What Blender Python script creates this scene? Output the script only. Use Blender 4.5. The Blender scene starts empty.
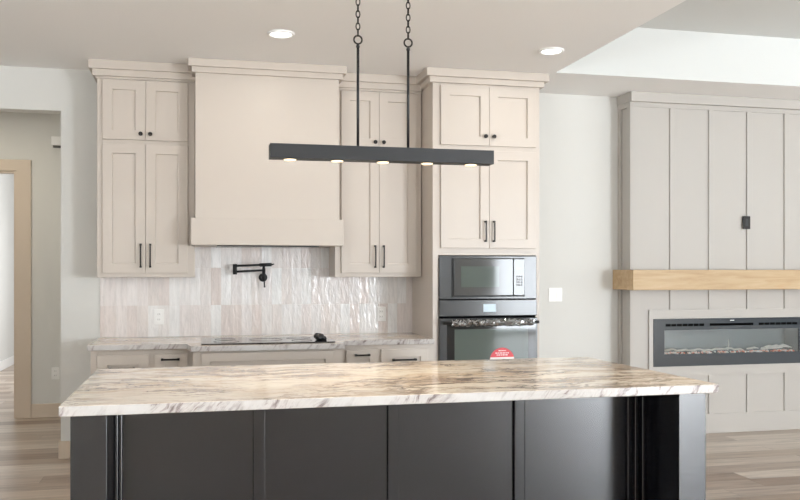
import bpy, bmesh, math, random
from mathutils import Vector, Matrix
random.seed(7)
S = bpy.context.scene
COL = S.collection

# ------------------------------------------------------------------ camera
cd = bpy.data.cameras.new('camera'); cam = bpy.data.objects.new('camera', cd); COL.objects.link(cam)
cam.location = (0, 0, 1.43)
cam.rotation_euler = (math.radians(90), 0, math.radians(-13.256))
cd.sensor_width = 36.0; cd.lens = 860/800*36.0; cd.shift_y = 21/800; cd.clip_start = 0.05; cd.clip_end = 200
S.camera = cam

# ------------------------------------------------------------------ exposure, world, daylight
S.view_settings.view_transform = 'Standard'; S.view_settings.look = 'None'
S.view_settings.gamma = 1.0; S.view_settings.use_curve_mapping = False
S.view_settings.exposure = -0.54
S.cycles.use_denoising = True
S.cycles.max_bounces = 10; S.cycles.diffuse_bounces = 6; S.cycles.glossy_bounces = 5; S.cycles.transmission_bounces = 6
S.cycles.sample_clamp_indirect = 6.0
w = bpy.data.worlds.new('sky'); S.world = w; w.use_nodes = True
bg = w.node_tree.nodes['Background']; bg.inputs['Color'].default_value = (0.80, 0.90, 1.0, 1); bg.inputs['Strength'].default_value = 2.2

def area(name, loc, rot, sx, sy, power, color=(1, 1, 1), spread=180):
    l = bpy.data.lights.new(name, 'AREA'); l.shape = 'RECTANGLE'; l.size = sx; l.size_y = sy
    l.energy = power; l.color = color; l.spread = math.radians(spread)
    o = bpy.data.objects.new(name, l); COL.objects.link(o); o.location = loc; o.rotation_euler = rot
    return o
R90 = math.pi/2
# area lights for daylight; the west and rear windows are added fill
UP = math.radians(76)     # upward tilt given to window lights to brighten the ceiling
area('daylight_east_window', (8.57, 1.6, 1.5), (0, R90+UP, 0), 1.9, 4.4, 440, (0.88, 0.95, 1.0))
area('daylight_patio_door', (7.45, -5.97, 1.2), (R90, 0, 0), 1.7, 2.2, 1040, (0.88, 0.94, 1.0))
area('fill_light_west', (-3.17, -2.0, 1.6), (0, -R90-UP, 0), 1.5, 5.0, 1200, (0.88, 0.95, 1.0))  # added fill from an unseen window, brightens left side and ceiling
area('fill_light_rear', (3.9, -5.97, 1.65), (R90+UP, 0, 0), 2.9, 1.3, 290, (0.88, 0.95, 1.0))  # added frontal fill for the kitchen, set in an unseen window
area('daylight_far_room', (-0.6, 12.0, 1.5), (0, R90, 0), 1.6, 2.2, 115, (0.93, 0.96, 1.0))
area('hall_lamp', (-2.0, 7.9, 2.94), (0, 0, 0), .5, .5, 16, (1.0, .92, .76))

# ------------------------------------------------------------------ materials
def sl(r, g, b):
    f = lambda c: (c/255/12.92) if c/255 <= .04045 else ((c/255+.055)/1.055)**2.4
    return (f(r), f(g), f(b), 1)

def mat(name, col, rough=.5, metal=0.0, bump=0.0, bscale=200, var=0.0, vscale=4, spec=.5, coat=0.0):
    m = bpy.data.materials.new(name); m.use_nodes = True; nt = m.node_tree; b = nt.nodes['Principled BSDF']
    b.inputs['Roughness'].default_value = rough; b.inputs['Metallic'].default_value = metal
    b.inputs['Specular IOR Level'].default_value = spec; b.inputs['Coat Weight'].default_value = coat
    tc = nt.nodes.new('ShaderNodeTexCoord')
    n = nt.nodes.new('ShaderNodeTexNoise'); n.inputs['Scale'].default_value = vscale; n.inputs['Detail'].default_value = 4
    nt.links.new(tc.outputs['Object'], n.inputs['Vector'])
    mx = nt.nodes.new('ShaderNodeMix'); mx.data_type = 'RGBA'
    mx.inputs['A'].default_value = tuple(max(0, c*(1-var)) for c in col[:3]) + (1,)
    mx.inputs['B'].default_value = tuple(min(1, c*(1+var)) for c in col[:3]) + (1,)
    nt.links.new(n.outputs['Fac'], mx.inputs['Factor']); nt.links.new(mx.outputs['Result'], b.inputs['Base Color'])
    if bump:
        n2 = nt.nodes.new('ShaderNodeTexNoise'); n2.inputs['Scale'].default_value = bscale; n2.inputs['Detail'].default_value = 3
        nt.links.new(tc.outputs['Object'], n2.inputs['Vector'])
        bp = nt.nodes.new('ShaderNodeBump'); bp.inputs['Strength'].default_value = bump; bp.inputs['Distance'].default_value = .004
        nt.links.new(n2.outputs['Fac'], bp.inputs['Height']); nt.links.new(bp.outputs['Normal'], b.inputs['Normal'])
    return m

def emit(name, col, strength):
    m = bpy.data.materials.new(name); m.use_nodes = True; b = m.node_tree.nodes['Principled BSDF']
    b.inputs['Base Color'].default_value = col; b.inputs['Emission Color'].default_value = col
    b.inputs['Emission Strength'].default_value = strength
    return m

class NT:
    """tiny node-graph helper"""
    def __init__(s, name):
        s.m = bpy.data.materials.new(name); s.m.use_nodes = True; s.nt = s.m.node_tree; s.b = s.nt.nodes['Principled BSDF']
        s.obj = s.n('ShaderNodeTexCoord').outputs['Object']
    def n(s, t, **kw):
        x = s.nt.nodes.new(t)
        for k, v in kw.items(): setattr(x, k, v)
        return x
    def set(s, sock, v):
        if hasattr(v, 'is_output'): s.nt.links.new(v, sock)
        else: sock.default_value = v
    def math(s, op, a, b=0.0, c=None):
        x = s.n('ShaderNodeMath', operation=op); s.set(x.inputs[0], a); s.set(x.inputs[1], b)
        if c is not None: s.set(x.inputs[2], c)
        return x.outputs[0]
    def noise(s, vec, scale, detail=4, rough=.5, dist=0, out='Fac'):
        x = s.n('ShaderNodeTexNoise'); s.set(x.inputs['Vector'], vec); x.inputs['Scale'].default_value = scale
        x.inputs['Detail'].default_value = detail; x.inputs['Roughness'].default_value = rough; x.inputs['Distortion'].default_value = dist
        return x.outputs[out]
    def scale(s, vec, v, off=(0, 0, 0), rot=(0, 0, 0)):
        x = s.n('ShaderNodeMapping'); s.set(x.inputs['Vector'], vec); x.inputs['Scale'].default_value = v
        x.inputs['Location'].default_value = off; x.inputs['Rotation'].default_value = rot
        return x.outputs[0]
    def mix(s, f, a, b, blend='MIX'):
        x = s.n('ShaderNodeMix', data_type='RGBA', blend_type=blend); s.set(x.inputs['Factor'], f); s.set(x.inputs['A'], a); s.set(x.inputs['B'], b)
        return x.outputs['Result']
    def ramp(s, f, stops):
        x = s.n('ShaderNodeValToRGB'); s.set(x.inputs[0], f); e = x.color_ramp.elements
        while len(e) < len(stops): e.new(.5)
        for k, (p, c) in zip(e, stops): k.position = p; k.color = c
        return x.outputs[0]
    def sep(s, vec):
        x = s.n('ShaderNodeSeparateXYZ'); s.set(x.inputs[0], vec); return x.outputs
    def comb(s, a, b, c):
        x = s.n('ShaderNodeCombineXYZ'); s.set(x.inputs[0], a); s.set(x.inputs[1], b); s.set(x.inputs[2], c); return x.outputs[0]
    def white(s, vec):
        x = s.n('ShaderNodeTexWhiteNoise', noise_dimensions='3D'); s.set(x.inputs['Vector'], vec); return x.outputs['Value']
    def bump(s, h, strength, dist=.01):
        x = s.n('ShaderNodeBump'); s.set(x.inputs['Height'], h); x.inputs['Strength'].default_value = strength; x.inputs['Distance'].default_value = dist
        s.nt.links.new(x.outputs[0], s.b.inputs['Normal'])

def g(v): return (v, v, v, 1)

def granite():
    t = NT('granite'); P = t.obj
    warp = t.noise(P, 1.7, 5, .55, out='Color')
    x = t.n('ShaderNodeVectorMath', operation='MULTIPLY_ADD'); t.set(x.inputs[0], warp); x.inputs[1].default_value = (.7, .42, .3); t.set(x.inputs[2], P)
    Q = x.outputs[0]
    flow = t.scale(Q, (.75, 2.6, 2.6), rot=(0, 0, math.radians(-7)))
    # cloudy cream and tan ground
    base = t.ramp(t.noise(flow, 1.6, 7, .62), [(.30, sl(200, 178, 154)), (.43, sl(226, 212, 195)), (.56, sl(240, 231, 219)), (.70, sl(216, 198, 177))])
    # broad brown-grey drifts running along the slab
    dr = t.noise(t.scale(Q, (.8, 3.4, 3), off=(1.3, .4, 0), rot=(0, 0, math.radians(9))), 1.9, 10, .70)
    drift = t.math('MULTIPLY', t.ramp(dr, [(.49, g(0)), (.57, g(1)), (.60, g(.85)), (.66, g(0))]), t.ramp(t.noise(P, 1.25, 3), [(.42, g(0)), (.56, g(1))]))
    base = t.mix(t.math('MULTIPLY', drift, .85), base, sl(132, 104, 86))
    # thin dark veins
    v1 = t.math('ABSOLUTE', t.math('SUBTRACT', t.noise(t.scale(Q, (.9, 3.0, 3), off=(3, 1, 0), rot=(0, 0, math.radians(16))), 2.0, 9, .66), .5))
    vein = t.ramp(v1, [(0, g(1)), (.012, g(.85)), (.032, g(0))])
    vein = t.math('MULTIPLY', vein, t.ramp(t.noise(P, 2.3, 4), [(.40, g(0)), (.54, g(1))]))
    base = t.mix(t.math('MULTIPLY', vein, .85), base, sl(98, 80, 72))
    # short mottled flecks
    fk = t.ramp(t.noise(t.scale(Q, (1, 2.2, 1), rot=(0, 0, math.radians(-25))), 17, 6, .72), [(.34, g(.70)), (.46, g(1)), (.62, g(1.06))])
    base = t.mix(.8, base, fk, 'MULTIPLY')
    # polished slab edge shows the paler cut face with slanting grey veins
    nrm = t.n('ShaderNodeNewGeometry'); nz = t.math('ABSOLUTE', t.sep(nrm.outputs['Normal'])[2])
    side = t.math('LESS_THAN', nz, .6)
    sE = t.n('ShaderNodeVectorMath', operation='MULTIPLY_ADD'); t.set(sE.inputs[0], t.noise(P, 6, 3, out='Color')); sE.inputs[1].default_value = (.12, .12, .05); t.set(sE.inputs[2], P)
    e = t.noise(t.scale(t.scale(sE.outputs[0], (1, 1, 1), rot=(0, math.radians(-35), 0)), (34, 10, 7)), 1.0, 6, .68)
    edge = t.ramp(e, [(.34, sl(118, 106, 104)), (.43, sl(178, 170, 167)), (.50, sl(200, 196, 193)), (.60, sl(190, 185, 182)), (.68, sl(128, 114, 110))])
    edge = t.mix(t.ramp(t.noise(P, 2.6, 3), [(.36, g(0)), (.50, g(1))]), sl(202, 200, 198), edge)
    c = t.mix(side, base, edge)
    t.nt.links.new(c, t.b.inputs['Base Color']); t.b.inputs['Roughness'].default_value = .13
    return t.m

def planks():
    t = NT('floor_planks'); s = t.sep(t.obj); W, L = .2, 1.22
    row = t.math('FLOOR', t.math('DIVIDE', s[1], W))
    off = t.white(t.comb(row, 3.3, 0))
    u = t.math('ADD', t.math('DIVIDE', s[0], L), off); col = t.math('FLOOR', u)
    rnd = t.white(t.comb(row, col, 1.7))
    tone = t.ramp(rnd, [(0, sl(136, 114, 97)), (.3, sl(166, 148, 131)), (.6, sl(196, 184, 171)), (1, sl(158, 140, 125))])
    sh = t.n('ShaderNodeVectorMath', operation='MULTIPLY_ADD'); t.set(sh.inputs[0], t.comb(rnd, rnd, rnd)); sh.inputs[1].default_value = (7, 7, 7); t.set(sh.inputs[2], t.obj)
    gr = t.noise(t.scale(sh.outputs[0], (1.0, 11, 1)), 2.0, 8, .65, .6)
    grain = t.ramp(gr, [(.3, g(.56)), (.47, g(.97)), (.7, g(1.24))])
    c = t.mix(1.0, tone, grain, 'MULTIPLY')
    kn = t.ramp(t.noise(t.scale(sh.outputs[0], (2.2, 9, 1)), 1.3, 3), [(.70, g(0)), (.78, g(1))])
    c = t.mix(t.math('MULTIPLY', kn, .5), c, sl(88, 76, 66))
    fy = t.math('FRACT', t.math('DIVIDE', s[1], W)); fx = t.math('FRACT', u)
    seam = t.math('MAXIMUM', t.math('LESS_THAN', fy, .018), t.math('LESS_THAN', fx, .003))
    c = t.mix(t.math('MULTIPLY', seam, .6), c, sl(98, 86, 76))
    t.nt.links.new(c, t.b.inputs['Base Color']); t.b.inputs['Roughness'].default_value = .30
    t.bump(t.math('MULTIPLY_ADD', seam, -1.0, gr), .12, .004)
    return t.m

def tiles():
    t = NT('zellige_tile'); s = t.sep(t.obj); W, Hh = .0795, .2935
    u = t.math('DIVIDE', t.math('SUBTRACT', s[0], .024), W); v = t.math('DIVIDE', t.math('SUBTRACT', s[2], 1.161), Hh)
    iu, iv = t.math('FLOOR', u), t.math('FLOOR', v)
    r = t.white(t.comb(iu, iv, 4.1)); r2 = t.white(t.comb(iu, iv, 9.7))
    tone = t.ramp(r, [(0, sl(224, 213, 208)), (.3, sl(234, 228, 226)), (.65, sl(240, 239, 238)), (1, sl(229, 221, 217))])
    cl = t.ramp(t.noise(t.scale(t.obj, (38, 1, 5)), 1.0, 6, .65), [(.32, g(.88)), (.6, g(1.04))])
    c = t.mix(1.0, tone, cl, 'MULTIPLY')
    fu = t.math('ABSOLUTE', t.math('SUBTRACT', t.math('FRACT', u), .5)); fv = t.math('ABSOLUTE', t.math('SUBTRACT', t.math('FRACT', v), .5))
    joint = t.math('MAXIMUM', t.math('GREATER_THAN', fu, .482), t.math('GREATER_THAN', fv, .4955))
    c = t.mix(t.math('MULTIPLY', joint, .55), c, sl(226, 221, 216))
    t.nt.links.new(c, t.b.inputs['Base Color']); t.b.inputs['Roughness'].default_value = .12
    wav = t.noise(t.scale(t.obj, (30, 1, 10)), 1.0, 3, .55, .5)
    tilt = t.math('MULTIPLY', t.math('SUBTRACT', r2, .5), t.math('SUBTRACT', t.math('FRACT', u), .5))
    h = t.math('ADD', t.math('MULTIPLY_ADD', joint, -.35, wav), tilt)
    t.bump(h, .5, .011)
    return t.m

def maple():
    t = NT('maple_wood')
    gr = t.noise(t.scale(t.obj, (1.3, 14, 14)), 1.6, 7, .6, .8)
    c = t.ramp(gr, [(.3, sl(170, 140, 103)), (.5, sl(185, 158, 121)), (.7, sl(194, 169, 135))])
    kn = t.ramp(t.noise(t.scale(t.obj, (3, 7, 7)), 1.1, 3), [(.62, g(0)), (.75, g(1))])
    c = t.mix(t.math('MULTIPLY', kn, .35), c, sl(184, 142, 98))
    t.nt.links.new(c, t.b.inputs['Base Color']); t.b.inputs['Roughness'].default_value = .5
    return t.m

def thin_glass(name, tint, mixf, rough=.02):
    m = bpy.data.materials.new(name); m.use_nodes = True; nt = m.node_tree; out = nt.nodes['Material Output']
    nt.nodes.remove(nt.nodes['Principled BSDF'])
    tr = nt.nodes.new('ShaderNodeBsdfTransparent'); tr.inputs[0].default_value = tint
    gl = nt.nodes.new('ShaderNodeBsdfGlossy'); gl.inputs['Roughness'].default_value = rough
    fr = nt.nodes.new('ShaderNodeFresnel'); fr.inputs[0].default_value = 1.5
    ad = nt.nodes.new('ShaderNodeMath'); ad.operation = 'ADD'; ad.inputs[1].default_value = mixf; nt.links.new(fr.outputs[0], ad.inputs[0])
    mx = nt.nodes.new('ShaderNodeMixShader'); nt.links.new(ad.outputs[0], mx.inputs[0]); nt.links.new(tr.outputs[0], mx.inputs[1]); nt.links.new(gl.outputs[0], mx.inputs[2])
    nt.links.new(mx.outputs[0], out.inputs['Surface'])
    return m

def embers():
    t = NT('ember_crystals')
    c = t.ramp(t.noise(t.obj, 26, 3, .6), [(.36, sl(226, 224, 220)), (.48, sl(214, 206, 198)), (.56, sl(226, 120, 78)), (.66, sl(196, 70, 50))])
    t.nt.links.new(c, t.b.inputs['Base Color']); t.nt.links.new(c, t.b.inputs['Emission Color'])
    t.b.inputs['Emission Strength'].default_value = .45; t.b.inputs['Roughness'].default_value = .3
    return t.m

M = dict(
    wall=mat('wall_paint', sl(216, 215, 211), .75, bump=.12, bscale=90),
    ceil=mat('ceiling_paint', sl(244, 243, 242), .85, bump=.2, bscale=70),
    tray=mat('tray_paint', sl(216, 217, 215), .85, bump=.1, bscale=70),
    cab=mat('cabinet_paint', sl(197, 187, 177), .38, bump=.03, bscale=60, var=.01),
    trim=mat('trim_paint', sl(206, 190, 172), .45),
    surround=mat('surround_paint', sl(182, 177, 171), .5, bump=.03, bscale=60),
    black=mat('island_paint', sl(10, 12, 18), .24, bump=.012, bscale=26, var=.03, spec=.72),
    bronze=mat('dark_bronze', sl(38, 35, 33), .38, metal=.6),
    blackmetal=mat('matte_black_metal', sl(40, 41, 43), .45, metal=.3),
    matte=mat('matte_black', sl(28, 28, 29), .5),
    stainless=mat('black_stainless', sl(74, 75, 76), .14, metal=.0, var=.03, vscale=2, spec=.2),
    ovenglass=mat('oven_glass', sl(82, 91, 86), .05, spec=.2),  # greenish grey puts the reflected outdoor view into the colour
    doorglass=mat('oven_door_glass', sl(26, 27, 28), .05, spec=.25),
    screen=mat('dark_screen', sl(72, 72, 71), .07, spec=.2),
    cookglass=mat('cooktop_glass', sl(18, 18, 19), .06, spec=.8),
    plate=mat('white_plastic', sl(243, 242, 240), .35),
    platebit=mat('outlet_slot', sl(84, 80, 76), .5),
    red=mat('red_paper', sl(205, 62, 72), .5),
    white=mat('white_paper', sl(238, 234, 232), .5),
    lens=emit('lamp_lens', (1, .98, .95, 1), 9.0),
    puck=emit('warm_lamp_lens', (1, .80, .55, 1), 1.7),
    display=emit('display', (.50, .60, .66, 1), .35),
    fireback=mat('firebox_back', sl(122, 132, 135), .25, var=.08, vscale=2),  # mid grey stands in for the room reflected in the glass
    fireglass=mat('fireplace_glass', sl(62, 67, 72), .09, spec=.6),
    vent=mat('vent_black', sl(8, 8, 9), .9, spec=.05),
    embers=embers(),
    log=mat('driftwood', sl(226, 222, 212), .7, var=.2, vscale=30, bump=.3, bscale=50),
    lawn=mat('lawn_grass', sl(96, 120, 70), .9, var=.3, vscale=1),
    granite=granite(), planks=planks(), tile=tiles(), maple=maple(),
    wrap=thin_glass('plastic_film', (.72, .73, .74, 1), .38, .18),
    pane=thin_glass('window_pane', (.98, .98, .98, 1), .0),
    firepane=thin_glass('fire_pane', (.9, .92, .93, 1), .05),
)

# ------------------------------------------------------------------ mesh helpers
ORG = {}
class MB:
    def __init__(s): s.bm = bmesh.new()
    def box(s, x0, x1, y0, y1, z0, z1, bev=0.0, seg=2):
        r = bmesh.ops.create_cube(s.bm, size=1.0); vs = r['verts']
        for v in vs:
            v.co = Vector(((x0+x1)/2 + v.co.x*(x1-x0), (y0+y1)/2 + v.co.y*(y1-y0), (z0+z1)/2 + v.co.z*(z1-z0)))
        if bev:
            es = list({e for v in vs for e in v.link_edges})
            bmesh.ops.bevel(s.bm, geom=es, offset=bev, segments=seg, profile=.5, affect='EDGES')
        return s
    def prism(s, pts, axis, a, b, bev=0.0):
        """polygon pts in the two remaining axes, extruded along axis from a to b"""
        def co(p, t):
            return {'x': (t, p[0], p[1]), 'y': (p[0], t, p[1]), 'z': (p[0], p[1], t)}[axis]
        v0 = [s.bm.verts.new(co(p, a)) for p in pts]; v1 = [s.bm.verts.new(co(p, b)) for p in pts]
        n = len(pts); fs = [s.bm.faces.new(v0), s.bm.faces.new(v1[::-1])]
        for i in range(n): fs.append(s.bm.faces.new((v0[i], v1[i], v1[(i+1) % n], v0[(i+1) % n])))
        bmesh.ops.recalc_face_normals(s.bm, faces=fs)
        if bev:
            bmesh.ops.bevel(s.bm, geom=list({e for f in fs for e in f.edges}), offset=bev, segments=2, profile=.5, affect='EDGES')
        return s
    def tube(s, pts, r, seg=16, cap=True):
        """round bar along a polyline; r a number or one radius per point"""
        pts = [Vector(p) for p in pts]; n = len(pts); rs = r if isinstance(r, (list, tuple)) else [r]*n; rings = []
        up = None
        for i, p in enumerate(pts):
            d = (pts[min(i+1, n-1)] - pts[max(i-1, 0)]).normalized()
            if up is None: up = Vector((0, 0, 1)) if abs(d.z) < .9 else Vector((1, 0, 0))
            a = d.cross(up).normalized(); b = a.cross(d).normalized(); up = b
            rings.append([s.bm.verts.new(p + (a*math.cos(2*math.pi*k/seg) + b*math.sin(2*math.pi*k/seg))*rs[i]) for k in range(seg)])
        fs = []
        for i in range(n-1):
            for k in range(seg):
                f = s.bm.faces.new((rings[i][k], rings[i][(k+1) % seg], rings[i+1][(k+1) % seg], rings[i+1][k])); f.smooth = True; fs.append(f)
        if cap: fs += [s.bm.faces.new(rings[0][::-1]), s.bm.faces.new(rings[-1])]
        bmesh.ops.recalc_face_normals(s.bm, faces=fs)
        return s
    def torus(s, c, R, r, e1, e2, stretch=1.0, seg=20, sub=8):
        c = Vector(c); e1 = Vector(e1); e2 = Vector(e2); n = e1.cross(e2).normalized(); rings = []
        for i in range(seg):
            a = 2*math.pi*i/seg; rad = e1*math.cos(a) + e2*math.sin(a)
            ctr = c + e1*math.cos(a)*R + e2*math.sin(a)*R*stretch
            rings.append([s.bm.verts.new(ctr + (rad*math.cos(2*math.pi*k/sub) + n*math.sin(2*math.pi*k/sub))*r) for k in range(sub)])
        fs = []
        for i in range(seg):
            for k in range(sub):
                f = s.bm.faces.new((rings[i][k], rings[(i+1) % seg][k], rings[(i+1) % seg][(k+1) % sub], rings[i][(k+1) % sub])); f.smooth = True; fs.append(f)
        bmesh.ops.recalc_face_normals(s.bm, faces=fs)
        return s
    def shaker(s, x0, x1, z0, z1, yf, th=.02, rail=.07, depth=.015):
        """flat-panel door or drawer front: one slab with the middle sunk, front face towards -Y at yf"""
        y1 = yf + th
        vs = [s.bm.verts.new(p) for p in ((x0, yf, z0), (x1, yf, z0), (x1, yf, z1), (x0, yf, z1), (x0, y1, z0), (x1, y1, z0), (x1, y1, z1), (x0, y1, z1))]
        F = lambda *i: s.bm.faces.new([vs[k] for k in i])
        front = F(0, 1, 2, 3); fs = [front, F(5, 4, 7, 6), F(4, 0, 3, 7), F(1, 5, 6, 2), F(3, 2, 6, 7), F(4, 5, 1, 0)]
        es = [e for e in front.edges]
        bmesh.ops.recalc_face_normals(s.bm, faces=fs)
        bmesh.ops.inset_region(s.bm, faces=[front], thickness=rail, use_even_offset=True)
        r = bmesh.ops.inset_region(s.bm, faces=[front], thickness=.0025, use_even_offset=True)
        for v in front.verts: v.co.y += depth
        outer = [e for e in s.bm.edges if all(abs(v.co.y-yf) < 1e-6 and (abs(v.co.x-x0) < 1e-6 or abs(v.co.x-x1) < 1e-6 or abs(v.co.z-z0) < 1e-6 or abs(v.co.z-z1) < 1e-6) for v in e.verts)
                 and (abs(e.verts[0].co.x-e.verts[1].co.x) < 1e-6 or abs(e.verts[0].co.z-e.verts[1].co.z) < 1e-6)]
        bmesh.ops.bevel(s.bm, geom=outer, offset=.0022, segments=2, profile=.5, affect='EDGES')
        return s
    def build(s, name, m, parent=None, loc=None):
        org = ORG[parent.name] if parent else Vector(loc or (0, 0, 0))
        bmesh.ops.translate(s.bm, verts=s.bm.verts, vec=-org)
        me = bpy.data.meshes.new(name); s.bm.to_mesh(me); s.bm.free()
        ms = m if isinstance(m, (list, tuple)) else [m]
        for k in ms: me.materials.append(k)
        o = bpy.data.objects.new(name, me); COL.objects.link(o)
        if parent: o.parent = parent
        else: o.location = org
        ORG[o.name] = org
        return o

def tag(o, label, cat, group=None):
    o['label'] = label; o['category'] = cat
    if group: o['group'] = group
    return o
def thing(name, loc, label, cat, group=None):
    o = bpy.data.objects.new(name, None); COL.objects.link(o); o.location = loc; o.empty_display_size = .1
    ORG[o.name] = Vector(loc); return tag(o, label, cat, group)
def struct(name, mb, m):
    o = mb.build(name, m); o['kind'] = 'structure'; return o
def lamp(name, kind, loc, energy, color, parent=None, **kw):
    l = bpy.data.lights.new(name, kind); l.energy = energy; l.color = color
    for k, v in kw.items(): setattr(l, k, v)
    o = bpy.data.objects.new(name, l); COL.objects.link(o)
    if parent: o.parent = parent; o.location = Vector(loc) - ORG[parent.name]
    else: o.location = loc
    return o

# ------------------------------------------------------------------ the room
H = 2.97            # ceiling
WY = 6.97           # kitchen back wall
HY = 8.97           # hall wall
XL, XR, YR = -3.2, 8.6, -6.0
struct('floor', MB().box(-3.4, 8.8, -6.2, 16.2, -.12, 0), M['planks'])

wb = MB()           # kitchen back wall with the wide opening to the hall
wb.prism([(-3.4, 2.65), (-1.013, 2.65), (-1.013, 0), (8.8, 0), (8.8, 3.6), (-3.4, 3.6)], 'y', WY, WY+.13)
struct('wall_back', wb, M['wall'])
struct('wall_left', MB().box(-3.4, XL, -6.2, -4.6, 0, 3.6).box(-3.4, XL, .6, WY, 0, 3.6).box(-3.4, XL, -4.6, .6, 0, .85).box(-3.4, XL, -4.6, .6, 2.35, 3.6), M['wall'])
struct('wall_right', MB().box(XR, 8.8, YR, -.6, 0, 3.6).box(XR, 8.8, 3.8, WY, 0, 3.6).box(XR, 8.8, -.6, 3.8, 0, .55).box(XR, 8.8, -.6, 3.8, 2.45, 3.6), M['wall'])
struct('wall_rear', MB().box(-3.4, 2.4, -6.2, YR, 0, 3.6).box(5.4, 6.6, -6.2, YR, 0, 3.6).box(2.4, 5.4, -6.2, YR, 0, .95).box(2.4, 5.4, -6.2, YR, 2.35, 3.6).box(6.6, 8.3, -6.2, YR, 2.3, 3.6).box(8.3, 8.8, -6.2, YR, 0, 3.6), M['wall'])
# unseen windows; the west and rear ones are added for fill light
def window(name, x0, x1, y0, y1, z0, z1, n, axis):
    f = MB(); p = MB(); t = .05
    if axis == 'x':
        f.box(x0, x1, y0, y1, z0, z0+t).box(x0, x1, y0, y1, z1-t, z1)
        for k in range(n+1):
            c = x0 + t/2 + (x1-x0-t)*k/n; f.box(c-t/2, c+t/2, y0, y1, z0+t, z1-t)
        p.box(x0+t, x1-t, (y0+y1)/2-.004, (y0+y1)/2+.004, z0+t, z1-t)
    else:
        f.box(x0, x1, y0, y1, z0, z0+t).box(x0, x1, y0, y1, z1-t, z1)
        for k in range(n+1):
            c = y0 + t/2 + (y1-y0-t)*k/n; f.box(x0, x1, c-t/2, c+t/2, z0+t, z1-t)
        p.box((x0+x1)/2-.004, (x0+x1)/2+.004, y0+t, y1-t, z0+t, z1-t)
    o = f.build(name, M['plate']); o['kind'] = 'structure'
    p.build('glass', M['pane'], o)
window('door_2', 6.6, 8.3, -6.14, -6.06, 0, 2.3, 2, 'x')
window('window_added_west', -3.34, -3.26, -4.6, .6, .85, 2.35, 3, 'y')  # west window, added to hold the left fill light
window('window_added_rear', 2.4, 5.4, -6.14, -6.06, .95, 2.35, 3, 'x')  # rear window, added to hold the frontal fill light
window('window_1', 8.66, 8.74, -.6, 3.8, .55, 2.45, 2, 'y')
lw = MB().box(-60, 60, -60, 60, -.4, -.2).build('lawn', M['lawn']); lw['kind'] = 'structure'

# ceiling with the raised tray over the living room
TX0, TX1, TY0, TY1, TZ = 2.706, 6.9, -.6, 6.225, 3.365
struct('ceiling', MB().box(-3.4, TX0, -6.2, WY, H, H+.06).box(TX1, 8.8, -6.2, WY, H, H+.06).box(TX0, TX1, TY1, WY, H, H+.06).box(TX0, TX1, -6.2, TY0, H, H+.06), M['ceil'])
struct('ceiling_tray', MB().box(TX0-.06, TX1+.06, TY0-.06, TY1+.06, TZ, TZ+.06)
       .box(TX0-.05, TX0, TY0, TY1, H+.06, TZ).box(TX1, TX1+.05, TY0, TY1, H+.06, TZ)
       .box(TX0, TX1, TY1, TY1+.05, H+.06, TZ).box(TX0, TX1, TY0-.05, TY0, H+.06, TZ)
       .box(TX0, TX1, TY1-.006, TY1, H+.0005, TZ), M['tray'])

# hall and the room beyond
wh = MB()
wh.box(-1.71, -.86, HY, HY+.12, 0, H).box(-2.62, -1.71, HY, HY+.12, 2.40, H).box(-3.4, -2.62, HY, HY+.12, 0, H)
struct('wall_hall', wh, M['wall'])
struct('wall_hall_end', MB().box(-.98, -.86, WY+.13, HY, 0, H).box(-3.4, -3.28, WY+.13, HY, 0, H), M['wall'])
struct('ceiling_hall', MB().box(-3.4, -.86, WY+.13, HY+.12, H, H+.06), M['ceil'])
struct('wall_far_room', MB().box(-2.87, -2.75, HY+.12, 16.0, 0, H).box(-2.87, -.4, 16.0, 16.1, 0, H).box(-.5, -.38, HY+.12, 16.0, 0, H), M['wall'])
struct('ceiling_far_room', MB().box(-2.9, -.3, HY+.12, 16.1, H, H+.06), M['ceil'])
struct('trim_1', MB().prism([(-1.573, 0), (-1.573, 2.508), (-2.757, 2.508), (-2.757, 0), (-2.62, 0), (-2.62, 2.40), (-1.71, 2.40), (-1.71, 0)], 'y', HY-.02, HY-.0005, .003)
       .box(-1.73, -1.7105, HY, HY+.12, 0, 2.38).box(-2.62, -1.71, HY, HY+.12, 2.38, 2.3995), M['trim'])
def base(name, *boxes):
    b = MB()
    for q in boxes: b.box(*q, .135, .003) if len(q) == 5 else b.box(*q)
    return struct(name, b, M['plate'] if 'far' in name else M['trim'])
base('baseboard_hall', (-1.572, -.985, HY-.016, HY-.0005, 0), (-3.2, -2.76, HY-.016, HY-.0005, 0))
base('baseboard_back', (-1.029, -.735, WY-.016, WY-.0005, 0), (-1.029, -1.0135, WY, WY+.13, 0), (2.625, 3.62, WY-.016, WY-.0005, 0), (5.59, 8.58, WY-.016, WY-.0005, 0))
base('baseboard_far_room', (-2.7495, -2.733, HY+.13, 15.9, 0))

# ------------------------------------------------------------------ hardware builders
def knob(x, z, yf, parent):
    MB().tube([(x, yf, z), (x, yf-.016, z)], .006, 12).tube([(x, yf-.014, z), (x, yf-.018, z), (x, yf-.026, z), (x, yf-.029, z)], [.010, .0155, .0155, .011], 16).build('knob', M['bronze'], parent)
def pull_v(x, z0, z1, yf, parent):
    MB().box(x-.0055, x+.0055, yf-.034, yf-.024, z0, z1, .002).box(x-.0075, x+.0075, yf-.026, yf, z0, z0+.014, .002).box(x-.0075, x+.0075, yf-.026, yf, z1-.014, z1, .002).build('handle', M['bronze'], parent)
def pull_h(x0, x1, z, yf, parent):
    MB().box(x0, x1, yf-.034, yf-.024, z-.0065, z+.0065, .002).box(x0, x0+.016, yf-.026, yf, z-.0085, z+.0085, .002).box(x1-.016, x1, yf-.026, yf, z-.0085, z+.0085, .002).build('handle', M['bronze'], parent)
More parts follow.
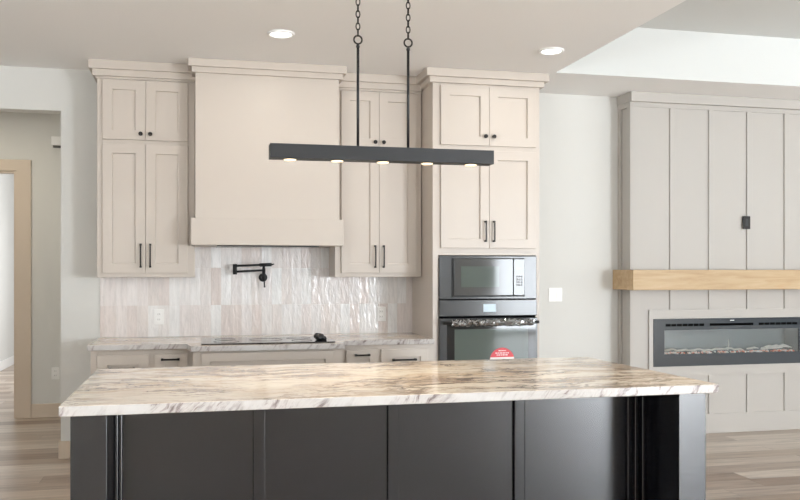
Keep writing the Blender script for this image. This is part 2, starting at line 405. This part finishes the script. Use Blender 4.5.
def doors(root, xs, z0, z1, yf, rail, hw, hz=None, rail_w=.07):
    """a pair of doors meeting in the middle; xs = outer left, middle, outer right"""
    gap = .0012
    for k, (a, b) in enumerate(((xs[0], xs[1]-gap), (xs[1]+gap, xs[2]))):
        d = MB().shaker(a, b, z0, z1, yf, .0195, rail_w).build('door', M['cab'], root)
        hx = xs[1] + (-.034 if k == 0 else .034)
        if hw == 'knob': knob(hx, hz, yf, d)
        else: pull_v(hx, hz[0], hz[1], yf, d)

def crown(root, x0, x1, yf, yw, zb, left=True, right=True, lx=None, rx=None):
    """two-step crown; x0/x1/yf the cabinet face corners, wraps the sides where exposed down to yw"""
    b = MB()
    for (p, za, zc) in ((.03, zb, 2.9075), (.055, 2.9055, H-.0008)):
        a = x0 - p if left else x0; c = x1 + p if right else x1
        b.box(a, c, yf-p, yw, za, zc, .002)
    b.box(x0-(.012 if left else 0), x1+(.012 if right else 0), yf-.012, yw, zb-.016, zb+.002, .004)
    return b.build('crown_moulding', M['cab'], root)

# ------------------------------------------------------------------ upper cabinets
UF = 6.64
def upper(x0, x1, dx, label, lcrown):
    c = thing('wall_cabinet', ((x0+x1)/2, 6.8, 1.383), label, 'cabinet', None)
    MB().box(x0, x1, UF, WY-.001, 1.383, 2.90, .002).build('body', M['cab'], c)
    doors(c, dx, 2.397, 2.835, UF-.02, .07, 'knob', 2.441)
    doors(c, dx, 1.415, 2.367, UF-.02, .07, 'pull', (1.455, 1.632))
    crown(c, x0, x1, UF, WY-.001, 2.858, lcrown, False)
    return c
upper(-.716, -.018, (-.677, -.373, -.069), 'tall cream upper cabinet beside the hall opening, four shaker doors', True)
upper(1.044, 1.738, (1.091, 1.392, 1.697), 'tall cream upper cabinet between the hood and the oven tower', False)

# ------------------------------------------------------------------ range hood cover
hd = thing('range_hood', (.514, 6.7, 1.62), 'smooth cream range hood cover above the black cooktop', 'range hood')
MB().box(-.015, 1.041, 6.43, WY-.001, 1.64, 2.90, .002).build('hood_body', M['cab'], hd)
MB().prism([(-.045, 6.40), (1.072, 6.40), (1.072, 6.60), (1.0415, 6.60), (1.0415, 6.4295), (-.0155, 6.4295), (-.0155, 6.60), (-.045, 6.60)], 'z', 1.62, 1.815, .002).build('apron_band', M['cab'], hd)
MB().box(-.014, 1.04, 6.4305, WY-.001, 1.621, 1.6395).build('underside', M['cab'], hd)
MB().box(.14, .90, 6.5, 6.88, 1.612, 1.6208, .003).build('hood_liner', M['stainless'], hd)
hc = MB()
for (p, za, zc) in ((.026, 2.873, 2.915), (.05, 2.913, H-.0008)):
    hc.box(-.015-p, 1.041+p, 6.43-p, 6.575, za, zc, .002)
hc.build('crown_moulding', M['cab'], hd)

# ------------------------------------------------------------------ oven tower
TXa, TXb, TF = 1.745, 2.612, 6.32
tw = thing('oven_tower_cabinet', (2.18, 6.65, 0), 'full height cream cabinet tower housing the black microwave and oven', 'cabinet')
MB().prism([(TXa, 0), (TXb, 0), (TXb, 2.90), (TXa, 2.90), (TXa, 1.552), (TXb-.03, 1.552), (TXb-.03, .40), (TXa+.045, .40), (TXa+.045, 1.5519), (TXa, 1.5519)], 'y', TF, WY-.001).build('body', M['cab'], tw)
doors(tw, (1.804, 2.192, 2.577), 2.395, 2.846, TF-.02, .07, 'knob', 2.466)
doors(tw, (1.804, 2.192, 2.577), 1.606, 2.358, TF-.02, .07, 'pull', (1.654, 1.817))
dd = MB().shaker(1.804, 2.577, .12, .37, TF-.02, .0195, .07).build('drawer', M['cab'], tw)
pull_h(2.09, 2.29, .33, TF-.02, dd)
cb = MB()
for (p, za, zc) in ((.03, 2.866, 2.9095), (.06, 2.9075, H-.0008)):
    cb.prism([(TXa-p, TF-p), (TXb+p, TF-p), (TXb+p, WY-.001), (TXa, WY-.001), (TXa, 6.584), (TXa-p, 6.584)], 'z', za, zc, .002)
cb.build('crown_moulding', M['cab'], tw)

# microwave with its trim and control strip
AX0, AX1, AF = 1.792, 2.580, 6.318
mw = thing('microwave', (2.186, 6.5, 1.212), 'built-in black microwave above the wall oven', 'microwave')
MB().box(AX0, AX1, AF-.022, AF, 1.214, 1.546, .004).build('trim_frame', M['stainless'], mw)
MB().box(1.84, 2.53, AF+.002, 6.75, 1.235, 1.53).build('body', M['matte'], mw)
MB().box(1.889, 2.478, AF-.034, AF-.0225, 1.232, 1.53, .004).build('bezel', M['matte'], mw)
dr = MB().box(1.899, 2.376, AF-.047, AF-.0345, 1.242, 1.524, .003).build('door', M['screen'], mw)
MB().box(1.955, 2.262, AF-.0485, AF-.0472, 1.306, 1.466, .0005).build('window', M['ovenglass'], dr)
cp = MB().box(2.380, 2.472, AF-.047, AF-.0345, 1.242, 1.524, .003).build('control_panel', M['screen'], mw)
kb = MB()
for r in range(4):
    for q in range(3): kb.box(2.402+q*.018, 2.414+q*.018, AF-.0482, AF-.0471, 1.315+r*.022, 1.327+r*.022)
kb.build('keypad', M['platebit'], cp)
MB().box(2.395, 2.457, AF-.0482, AF-.0471, 1.435, 1.462).build('display', M['ovenglass'], cp)

ov = thing('wall_oven', (2.186, 6.6, .41), 'black built-in wall oven with plastic-wrapped handle and red sticker', 'oven')
MB().box(1.81, 2.56, AF+.002, 6.85, .42, 1.205).build('body', M['matte'], ov)
cs = MB().box(AX0, AX1, AF-.030, AF, 1.084, 1.208, .004).build('control_panel', M['stainless'], ov)
MB().box(2.14, 2.242, AF-.0312, AF-.0302, 1.116, 1.176).build('display', M['display'], cs)
MB().box(AX0+.01, AX1-.01, AF-.016, AF, 1.069, 1.0835).build('vent_gap', M['vent'], ov)
od = MB().box(AX0, AX1, AF-.040, AF, .42, 1.068, .004).build('door', M['stainless'], ov)
MB().box(1.845, 2.565, AF-.0425, AF-.0402, .47, 1.025, .001).build('glass', M['doorglass'], od)
MB().box(1.905, 2.50, AF-.0436, AF-.0427, .53, .985, .0004).build('window', M['ovenglass'], od)
hn = MB().tube([(1.80, AF-.085, 1.036), (2.572, AF-.085, 1.036)], .012, 16)
for x in (1.825, 2.547): hn.tube([(x, AF-.085, 1.036), (x, AF-.040, 1.036)], .009, 12)
hn.build('handle', M['matte'], od)
# crumpled film sleeve round the handle
fm = MB(); pts = []; rr = []
N = 90
for i in range(N):
    pts.append((1.868 + .664*i/(N-1), AF-.085, 1.036)); rr.append(.021 + .010*random.random()*(1 if 2 < i < N-3 else .2))
fm.tube(pts, rr, 14, cap=False)
for v in fm.bm.verts:
    v.co += Vector((random.uniform(-.003, .003), random.uniform(-.005, .005), random.uniform(-.006, .006)))
for f in fm.bm.faces: f.smooth = False
fm.build('plastic_wrap', M['wrap'], od)['label'] = 'clear crumpled plastic film'
# round paper sticker: red above, white below
def disc_cut(cx, cz, r, za, zb, y0, y1):
    a0 = math.asin(max(-1, min(1, (za-cz)/r))); a1 = math.asin(max(-1, min(1, (zb-cz)/r)))
    P = [(cx+r*math.cos(a0+(a1-a0)*k/20), cz+r*math.sin(a0+(a1-a0)*k/20)) for k in range(21)]
    Q = [(2*cx-x, z) for x, z in P[::-1]]
    if abs(P[-1][0]-Q[0][0]) < 1e-5: Q = Q[1:]
    if abs(P[0][0]-Q[-1][0]) < 1e-5: Q = Q[:-1]
    return MB().prism(P+Q, 'y', y0, y1)
SX, SZ, SR = 2.287, .738, .101
st = disc_cut(SX, SZ, SR, SZ-SR, SZ+SR, AF-.0446, AF-.0437).build('sticker', M['red'], od); st['label'] = 'round red paper sticker'
disc_cut(SX, SZ, SR-.002, SZ-.03, SZ+.028, AF-.0452, AF-.0447).build('sticker_band', M['white'], st)
ms = MB()
for z, ww in ((SZ+.078, .03), (SZ+.060, .055), (SZ+.045, .045)):
    x = SX-ww
    while x < SX+ww:
        l = random.uniform(.008, .02); ms.box(x, min(x+l, SX+ww), AF-.0452, AF-.0447, z-.0035, z+.0035); x += l+.005
ms.build('print', M['white'], st)

# ------------------------------------------------------------------ backsplash, base cabinets, counter
bs = MB().box(-.728, 1.7445, WY-.010, WY-.0008, .918, 1.66).build('backsplash', M['tile']); bs['kind'] = 'structure'
BF = 6.31
def base_cab(x0, x1, yf, label):
    c = thing('base_cabinet', ((x0+x1)/2, 6.6, 0), label, 'cabinet')
    MB().prism([(yf, .10), (yf, .8765), (WY-.011, .8765), (WY-.011, 0), (yf+.07, 0), (yf+.07, .10)], 'x', x0, x1).build('body', M['cab'], c)
    return c
c1 = base_cab(-.722, -.032, BF, 'cream base cabinet nearest the hall opening, wide and narrow drawer')
d = MB().shaker(-.679, -.332, .60, .842, BF-.02, .0195, .068).build('drawer', M['cab'], c1); pull_h(-.60, -.425, .748, BF-.0055, d)
d = MB().shaker(-.298, -.066, .60, .842, BF-.02, .0195, .068).build('drawer', M['cab'], c1); pull_h(-.250, -.122, .806, BF-.02, d)
for a, b in ((-.679, -.332), (-.298, -.066)):
    d = MB().shaker(a, b, .12, .58, BF-.02, .0195, .068).build('door', M['cab'], c1); pull_v(b-.03, .40, .55, BF-.02, d)
c2 = base_cab(-.030, 1.005, 6.07, 'cream base cabinet under the cooktop, standing forward of its neighbours')
MB().shaker(.024, .943, .62, .866, 6.05, .0195, .06).build('false_drawer_front', M['cab'], c2)
doors(c2, (.024, .4835, .943), .12, .60, 6.05, .07, 'pull', (.40, .55))
c3 = base_cab(1.007, 1.743, BF, 'cream base cabinet against the oven tower, narrow and wide drawer')
d = MB().shaker(1.073, 1.315, .60, .842, BF-.02, .0195, .066).build('drawer', M['cab'], c3); pull_h(1.135, 1.25, .806, BF-.02, d)
d = MB().shaker(1.338, 1.70, .60, .842, BF-.02, .0195, .056).build('drawer', M['cab'], c3); pull_h(1.425, 1.610, .763, BF-.0055, d)
for a, b in ((1.073, 1.315), (1.338, 1.70)):
    d = MB().shaker(a, b, .12, .58, BF-.02, .0195, .066).build('door', M['cab'], c3); pull_v(a+.03, .40, .55, BF-.02, d)
ct = MB().prism([(-.738, 6.265), (-.075, 6.265), (-.045, 6.025), (1.015, 6.025), (1.055, 6.265), (1.744, 6.265), (1.744, WY-.011), (-.738, WY-.011)], 'z', .878, .918, .004)
tag(ct.build('countertop', M['granite'], loc=(.5, 6.6, .878)), 'veined cream granite counter along the tiled wall', 'countertop')

ck = thing('cooktop', (.49, 6.4, .9185), 'flat black glass cooktop set on the granite wall counter', 'cooktop')
MB().box(.025, .962, 6.10, 6.62, .9185, .926, .003).build('glass_top', M['cookglass'], ck)
bn = MB()
for (x, y, r) in ((.20, 6.25, .09), (.20, 6.48, .075), (.49, 6.37, .12), (.74, 6.48, .09), (.74, 6.25, .075)):
    bn.torus((x, y, .9262), r, .0012, (1, 0, 0), (0, 1, 0), 1, 32, 4)
bn.build('burner_rings', M['screen'], ck)
# crumpled dark packet on the glass
pk = bmesh.new(); bmesh.ops.create_icosphere(pk, subdivisions=3, radius=1)
for v in pk.verts:
    k = 1 + random.uniform(-.16, .10); v.co = Vector((.875 + v.co.x*.050*k, 6.27 + v.co.y*.042*k, max(.9262, .944 + v.co.z*.030*k - v.co.x*.012)))
mb = MB(); mb.bm.free(); mb.bm = pk
tag(mb.build('plastic_packet', mat('crumpled_black_film', sl(34, 34, 36), .22, spec=.8), loc=(.875, 6.27, .926)), 'small crumpled black packet lying on the cooktop', 'packet')

# ------------------------------------------------------------------ pot filler
pf = thing('pot_filler_faucet', (.517, 6.88, 1.38), 'black double-jointed pot filler faucet on the tiled wall', 'faucet')
MB().tube([(.512, WY-.0105, 1.378), (.512, WY-.018, 1.378), (.512, WY-.024, 1.378)], [.034, .034, .028], 24).tube([(.512, WY-.02, 1.378), (.512, 6.885, 1.378)], .014, 16).build('wall_flange', M['blackmetal'], pf)
MB().tube([(.512, 6.885, 1.352), (.512, 6.885, 1.45)], .0135, 16).tube([(.512, 6.885, 1.448), (.512, 6.885, 1.454)], [.0135, .008], 16).build('riser', M['blackmetal'], pf)
MB().tube([(.515, 6.885, 1.354), (.519, 6.878, 1.30)], [.005, .0075], 12).build('valve_handle', M['blackmetal'], pf)
MB().tube([(.512, 6.885, 1.436), (.288, 6.858, 1.424)], .0088, 14).build('lower_arm', M['blackmetal'], pf)
MB().tube([(.286, 6.857, 1.403), (.286, 6.857, 1.484)], .0165, 18).build('elbow_joint', M['blackmetal'], pf)
sp_ = MB().tube([(.288, 6.855, 1.470), (.478, 6.80, 1.477)], .0088, 14).build('upper_arm', M['blackmetal'], pf)
MB().tube([(.474, 6.801, 1.477), (.564, 6.775, 1.480)], .0135, 16).tube([(.564, 6.775, 1.480), (.584, 6.769, 1.484)], [.007, .005], 10).tube([(.505, 6.792, 1.474), (.505, 6.792, 1.452)], [.009, .011], 14).build('spout', M['blackmetal'], pf)

# ------------------------------------------------------------------ wall plates
def outlet(x, z, y, label, wd=.0745, ht=.119):
    o = thing('wall_outlet', (x, y, z-ht/2), label, 'outlet')
    MB().box(x-wd/2, x+wd/2, y-.0065, y, z-ht/2, z+ht/2, .002).build('cover_plate', M['plate'], o)
    for k in (-1, 1):
        s = MB().box(x-.017, x+.017, y-.0095, y-.0066, z+k*.021-.015, z+k*.021+.015, .003).build('socket', M['plate'], o)
        MB().box(x-.008, x-.0055, y-.0101, y-.0096, z+k*.021-.005, z+k*.021+.006).box(x+.0055, x+.008, y-.0101, y-.0096, z+k*.021-.005, z+k*.021+.006).build('slots', M['platebit'], s)
outlet(-.292, 1.073, WY-.0102, 'white outlet on the tiles under the cabinet nearest the hall opening')
outlet(1.480, 1.075, WY-.0102, 'white outlet on the tiles under the cabinet next to the oven tower')
outlet(-1.352, .43, HY-.0006, 'white outlet low on the hall wall beside the door casing')
sw = thing('light_switch', (3.03, WY, 1.165), 'white double light switch on the bare wall beside the oven tower', 'light switch')
MB().box(2.968, 3.090, WY-.007, WY-.0006, 1.165, 1.282, .002).build('cover_plate', M['plate'], sw)
for x in (3.003, 3.055): MB().box(x-.0165, x+.0165, WY-.011, WY-.0071, 1.19, 1.257, .002).build('rocker', M['plate'], sw)
ch = thing('door_chime_box', (-1.32, HY, 2.63), 'small white chime box high on the hall wall', 'door chime')
MB().box(-1.386, -1.25, HY-.045, HY-.0006, 2.655, 2.742, .005).build('cover', M['plate'], ch)
MB().box(-1.37, -1.265, HY-.04, HY-.001, 2.635, 2.6545, .003).build('base_rail', M['platebit'], ch)

# ------------------------------------------------------------------ island
isl = thing('kitchen_island', (.9, 4.1, 0), 'black painted kitchen island with posts and battened seating side', 'kitchen island')
ZT = .877
PB = 3.84
MB().box(-.342, 2.128, PB, 4.69, .0, ZT).build('body', M['black'], isl)
for x0, x1 in ((-.476, -.3425), (2.1285, 2.265)):
    MB().box(x0, x1, 3.51, 4.69, 0, ZT, .002).build('end_post', M['black'], isl)
for x0, x1 in ((.239, .291), (.845, .896), (1.455, 1.510)):
    MB().box(x0, x1, PB-.018, PB-.0003, 0, ZT, .005).build('batten', M['black'], isl)
for xs in (((-.3420, -.326, .040), (-.3255, -.310, .026)), ((2.108, 2.1275, .036), (2.072, 2.090, .030), (2.038, 2.054, .020))):
    mo = MB()
    for a, b, p in xs: mo.box(a, b, PB-p, PB-.0003, 0, ZT, .004)
    mo.build('corner_moulding', M['black'], isl)
it = MB().prism([(-.511, 3.455), (2.298, 3.455), (2.268, 4.735), (-.511, 4.735)], 'z', .878, .918)
es = [e for e in it.bm.edges if abs(e.verts[0].co.z-e.verts[1].co.z) > .01]
bmesh.ops.bevel(it.bm, geom=es, offset=.005, segments=3, profile=.5, affect='EDGES')
bmesh.ops.bevel(it.bm, geom=[e for e in it.bm.edges if abs(e.verts[0].co.z-e.verts[1].co.z) < 1e-6 and len(e.link_faces) == 2 and any(abs(f.normal.z) > .9 for f in e.link_faces)], offset=.004, segments=2, profile=.5, affect='EDGES')
tag(it.build('island_countertop', M['granite'], loc=(.87, 4.1, .878)), 'large veined cream granite slab on the black island', 'countertop')

# ------------------------------------------------------------------ pendant over the island
PY = 4.145
pd = thing('linear_pendant_light', (.8925, PY, 1.968), 'long black bar pendant with five lights above the island', 'pendant light')
MB().box(.335, 1.452, PY-.045, PY+.045, 1.968, 2.036, .0015).build('bar', M['blackmetal'], pd)
for x in (.432, .660, .887, 1.111, 1.339):
    k = MB().tube([(x, PY-.013, 1.968), (x, PY-.013, 1.9645)], .031, 24).build('lamp_rim', M['bronze'], pd)
    MB().tube([(x, PY-.013, 1.9644), (x, PY-.013, 1.960)], [.030, .028], 24).build('lens', M['puck'], k)
    lamp('pendant_lamp', 'SPOT', (x, PY-.012, 1.945), 13, (1, .80, .52), pd, spot_size=math.radians(125), spot_blend=.9, shadow_soft_size=.03)
for x in (.765, 1.018):
    MB().tube([(x, PY, 2.036), (x, PY, 2.53)], .0068, 12).tube([(x, PY, 2.525), (x, PY, 2.545)], [.010, .006], 12).build('rod', M['blackmetal'], pd)
    MB().torus((x, PY, 2.562), .020, .0042, (1, 0, 0), (0, 0, 1), 1).build('ring', M['bronze'], pd)
    cn = MB(); z = 2.586; k = 0
    while z < 2.925:
        e1 = (0, 1, 0) if k % 2 == 0 else (1, 0, 0)
        cn.torus((x, PY, z+.011), .0095, .0030, e1, (0, 0, 1), 1.9, 16, 6); z += .030; k += 1
    cn.build('chain', M['bronze'], pd)
    MB().tube([(x, PY, H-.001), (x, PY, H-.02), (x, PY, H-.03)], [.055, .055, .02], 24).build('canopy', M['blackmetal'], pd)

# ------------------------------------------------------------------ recessed lights
def downlight(x, y, label, z=H):
    r = thing('recessed_light', (x, y, z), label, 'ceiling light', 'recessed ceiling lights')
    MB().torus((x, y, z-.003), .078, .012, (1, 0, 0), (0, 1, 0), 1, 40, 8).build('trim_ring', M['plate'], r)
    MB().tube([(x, y, z-.0005), (x, y, z-.006)], .072, 36).build('lens', M['lens'], r)
    a = lamp('downlight_lamp', 'AREA', (x, y, z-.02), 6, (1, .93, .84), r, shape='DISK', size=.14)
downlight(.527, 5.60, 'lit round recessed ceiling light in front of the range hood')
downlight(2.404, 5.60, 'lit round recessed ceiling light in front of the oven tower')

# ------------------------------------------------------------------ fireplace wall
fs = thing('fireplace_surround', (4.6, 6.85, 0), 'greige board and batten fireplace surround reaching the ceiling', 'fireplace surround')
FX0, FX1, FF = 3.637, 5.563, 6.755
IX0, IX1, IZ0, IZ1 = 3.837, 5.363, .599, 1.015
pb = MB()   # flat panel with the hole for the insert
pb.prism([(FX0, 0), (FX1, 0), (FX1, 2.95), (FX0, 2.95), (FX0, IZ1), (IX1, IZ1), (IX1, IZ0), (IX0, IZ0), (IX0, IZ1-.0001), (FX0, IZ1-.0001)], 'y', FF, WY-.001)
pb.build('panel', M['surround'], fs)
BX = ((FX0, 3.708), (4.002, 4.058), (4.380, 4.432), (4.762, 4.815), (5.145, 5.200), (5.492, FX1))
for k, (a, b) in enumerate(BX):
    t = MB()
    if k in (0, 5): t.box(a, b, 6.742, FF-.0003, .172, 2.846, .002)
    else:
        t.box(a, b, 6.742, FF-.0003, 1.093, 2.846, .002).box(a, b, 6.742, FF-.0003, .172, .514, .002)
    t.build('batten', M['surround'], fs)
MB().box(FX0, FX1, 6.742, FF-.0003, 2.846, 2.95, .002).build('top_rail', M['surround'], fs)
MB().box(FX0, FX1, 6.742, FF-.0003, 0, .172, .002).build('bottom_rail', M['surround'], fs)
fr = MB().prism([(3.798, .514), (5.402, .514), (5.402, 1.093), (3.798, 1.093), (3.798, IZ1), (IX1, IZ1), (IX1, IZ0), (IX0, IZ0), (IX0, IZ1-.0001), (3.798, IZ1-.0001)], 'y', 6.737, FF-.0003)
fr.build('insert_frame', M['surround'], fs)
for sx, p in ((FX0, -1), (FX1, 1)):
    a, b = sorted((sx + p*.0003, sx + p*.016))
    MB().box(a, b, 6.742, 6.80, .172, 2.846, .002).box(a, b, 6.915, WY-.001, .172, 2.846, .002).box(a, b, 6.742, WY-.001, 2.846, 2.95, .002).box(a, b, 6.742, WY-.001, 0, .172, .002).build('side_trim', M['surround'], fs)
MB().box(FX0-.024, FX1+.024, 6.705, WY-.001, 2.885, H-.0008, .003).build('crown_moulding', M['surround'], fs)
mt = MB().prism([(3.572, 6.60), (5.628, 6.60), (5.628, WY-.001), (5.58, WY-.001), (5.58, 6.7365), (3.620, 6.7365), (3.620, WY-.001), (3.572, WY-.001)], 'z', 1.268, 1.440, .003)
tag(mt.build('mantel_shelf', M['maple'], loc=(4.6, 6.66, 1.268)), 'thick pale maple mantel beam across the fireplace surround', 'mantel')

ef = thing('electric_fireplace', (4.6, 6.8, IZ0), 'wide black glass electric fireplace set below the mantel', 'fireplace')
VX0, VX1, VZ0, VZ1 = 3.942, 5.285, .705, .915
fg = MB().prism([(IX0+.001, IZ0+.001), (IX1-.001, IZ0+.001), (IX1-.001, IZ1-.001), (IX0+.001, IZ1-.001), (IX0+.001, VZ1), (VX1, VZ1), (VX1, VZ0), (VX0, VZ0), (VX0, VZ1-.0001), (IX0+.001, VZ1-.0001)], 'y', 6.732, 6.745)
fg.build('front_glass', M['fireglass'], ef)
MB().prism([(VX0-.01, 6.746), (VX0-.01, 6.93), (VX1+.01, 6.93), (VX1+.01, 6.746), (VX1, 6.746), (VX1, 6.92), (VX0, 6.92), (VX0, 6.746)], 'z', .69, .93).build('firebox', M['fireback'], ef)
MB().box(VX0-.009, VX1+.009, 6.746, 6.9195, .6895, .7035).box(VX0-.009, VX1+.009, 6.746, 6.9195, .9165, .93).build('firebox_floor', M['vent'], ef)
MB().box(VX0, VX1, 6.735, 6.739, VZ0, VZ1).build('viewing_pane', M['firepane'], ef)
vn = MB()
for x0, x1, n in ((3.95, 4.33, 7), (4.38, 4.82, 1), (4.87, 5.27, 7)):
    ww = (x1-x0)/n
    for k in range(n): vn.box(x0+k*ww+.003, x0+(k+1)*ww-.003, 6.7312, 6.7319, .948, .970)
vn.build('vent_slots', M['vent'], ef)
MB().box(4.585, 4.625, 6.7312, 6.7319, .992, .997).build('badge', M['plate'], ef)
em = MB()
for k in range(150):
    x = random.uniform(VX0+.02, VX1-.02); y = random.uniform(6.75, 6.85); r = random.uniform(.006, .014)
    n0 = bmesh.ops.create_icosphere(em.bm, subdivisions=1, radius=r)['verts']
    for v in n0: v.co = Vector((x + v.co.x*random.uniform(.7, 1.2), y + v.co.y, .709 + v.co.z*.8))
eo = em.build('ember_bed', M['embers'], ef); eo['kind'] = 'stuff'
for k in range(11):
    x = VX0+.10+(VX1-VX0-.2)*k/10 + random.uniform(-.03, .03); a = random.uniform(-.5, .5); L = random.uniform(.05, .10); z = .728 + random.uniform(-.004, .01)
    p = [(x-L*math.cos(a), 6.79+.03*math.sin(a*3), z-L*.25*math.sin(a)), (x-.3*L, 6.80, z+random.uniform(0, .012)), (x+.3*L, 6.80, z+.008), (x+L*math.cos(a), 6.80-.03*math.sin(a*3), z+L*.3*math.sin(a))]
    MB().tube(p, [.006, .010, .009, .004], 8).build('log', M['log'], ef)
MB().tube([(4.62, 6.82, .72), (4.63, 6.82, .77), (4.625, 6.82, .82)], [.006, .005, .003], 6).build('log', M['log'], ef)
for k, x in enumerate((5.03, 5.10, 5.17)):
    MB().tube([(x-.06, 6.79, .745), (x, 6.80, .752+.004*k), (x+.06, 6.79, .742)], [.009, .013, .008], 8).build('log', M['log'], ef)

bp_ = thing('blank_wall_plate', (4.755, 6.735, 1.803), 'dark bronze cover plate on the surround above the mantel', 'wall plate')
MB().box(4.715, 4.790, 6.734, 6.7415, 1.803, 1.918, .002).build('cover_plate', M['bronze'], bp_)
MB().box(4.738, 4.767, 6.7325, 6.7339, 1.828, 1.893, .001).build('insert', M['matte'], bp_)
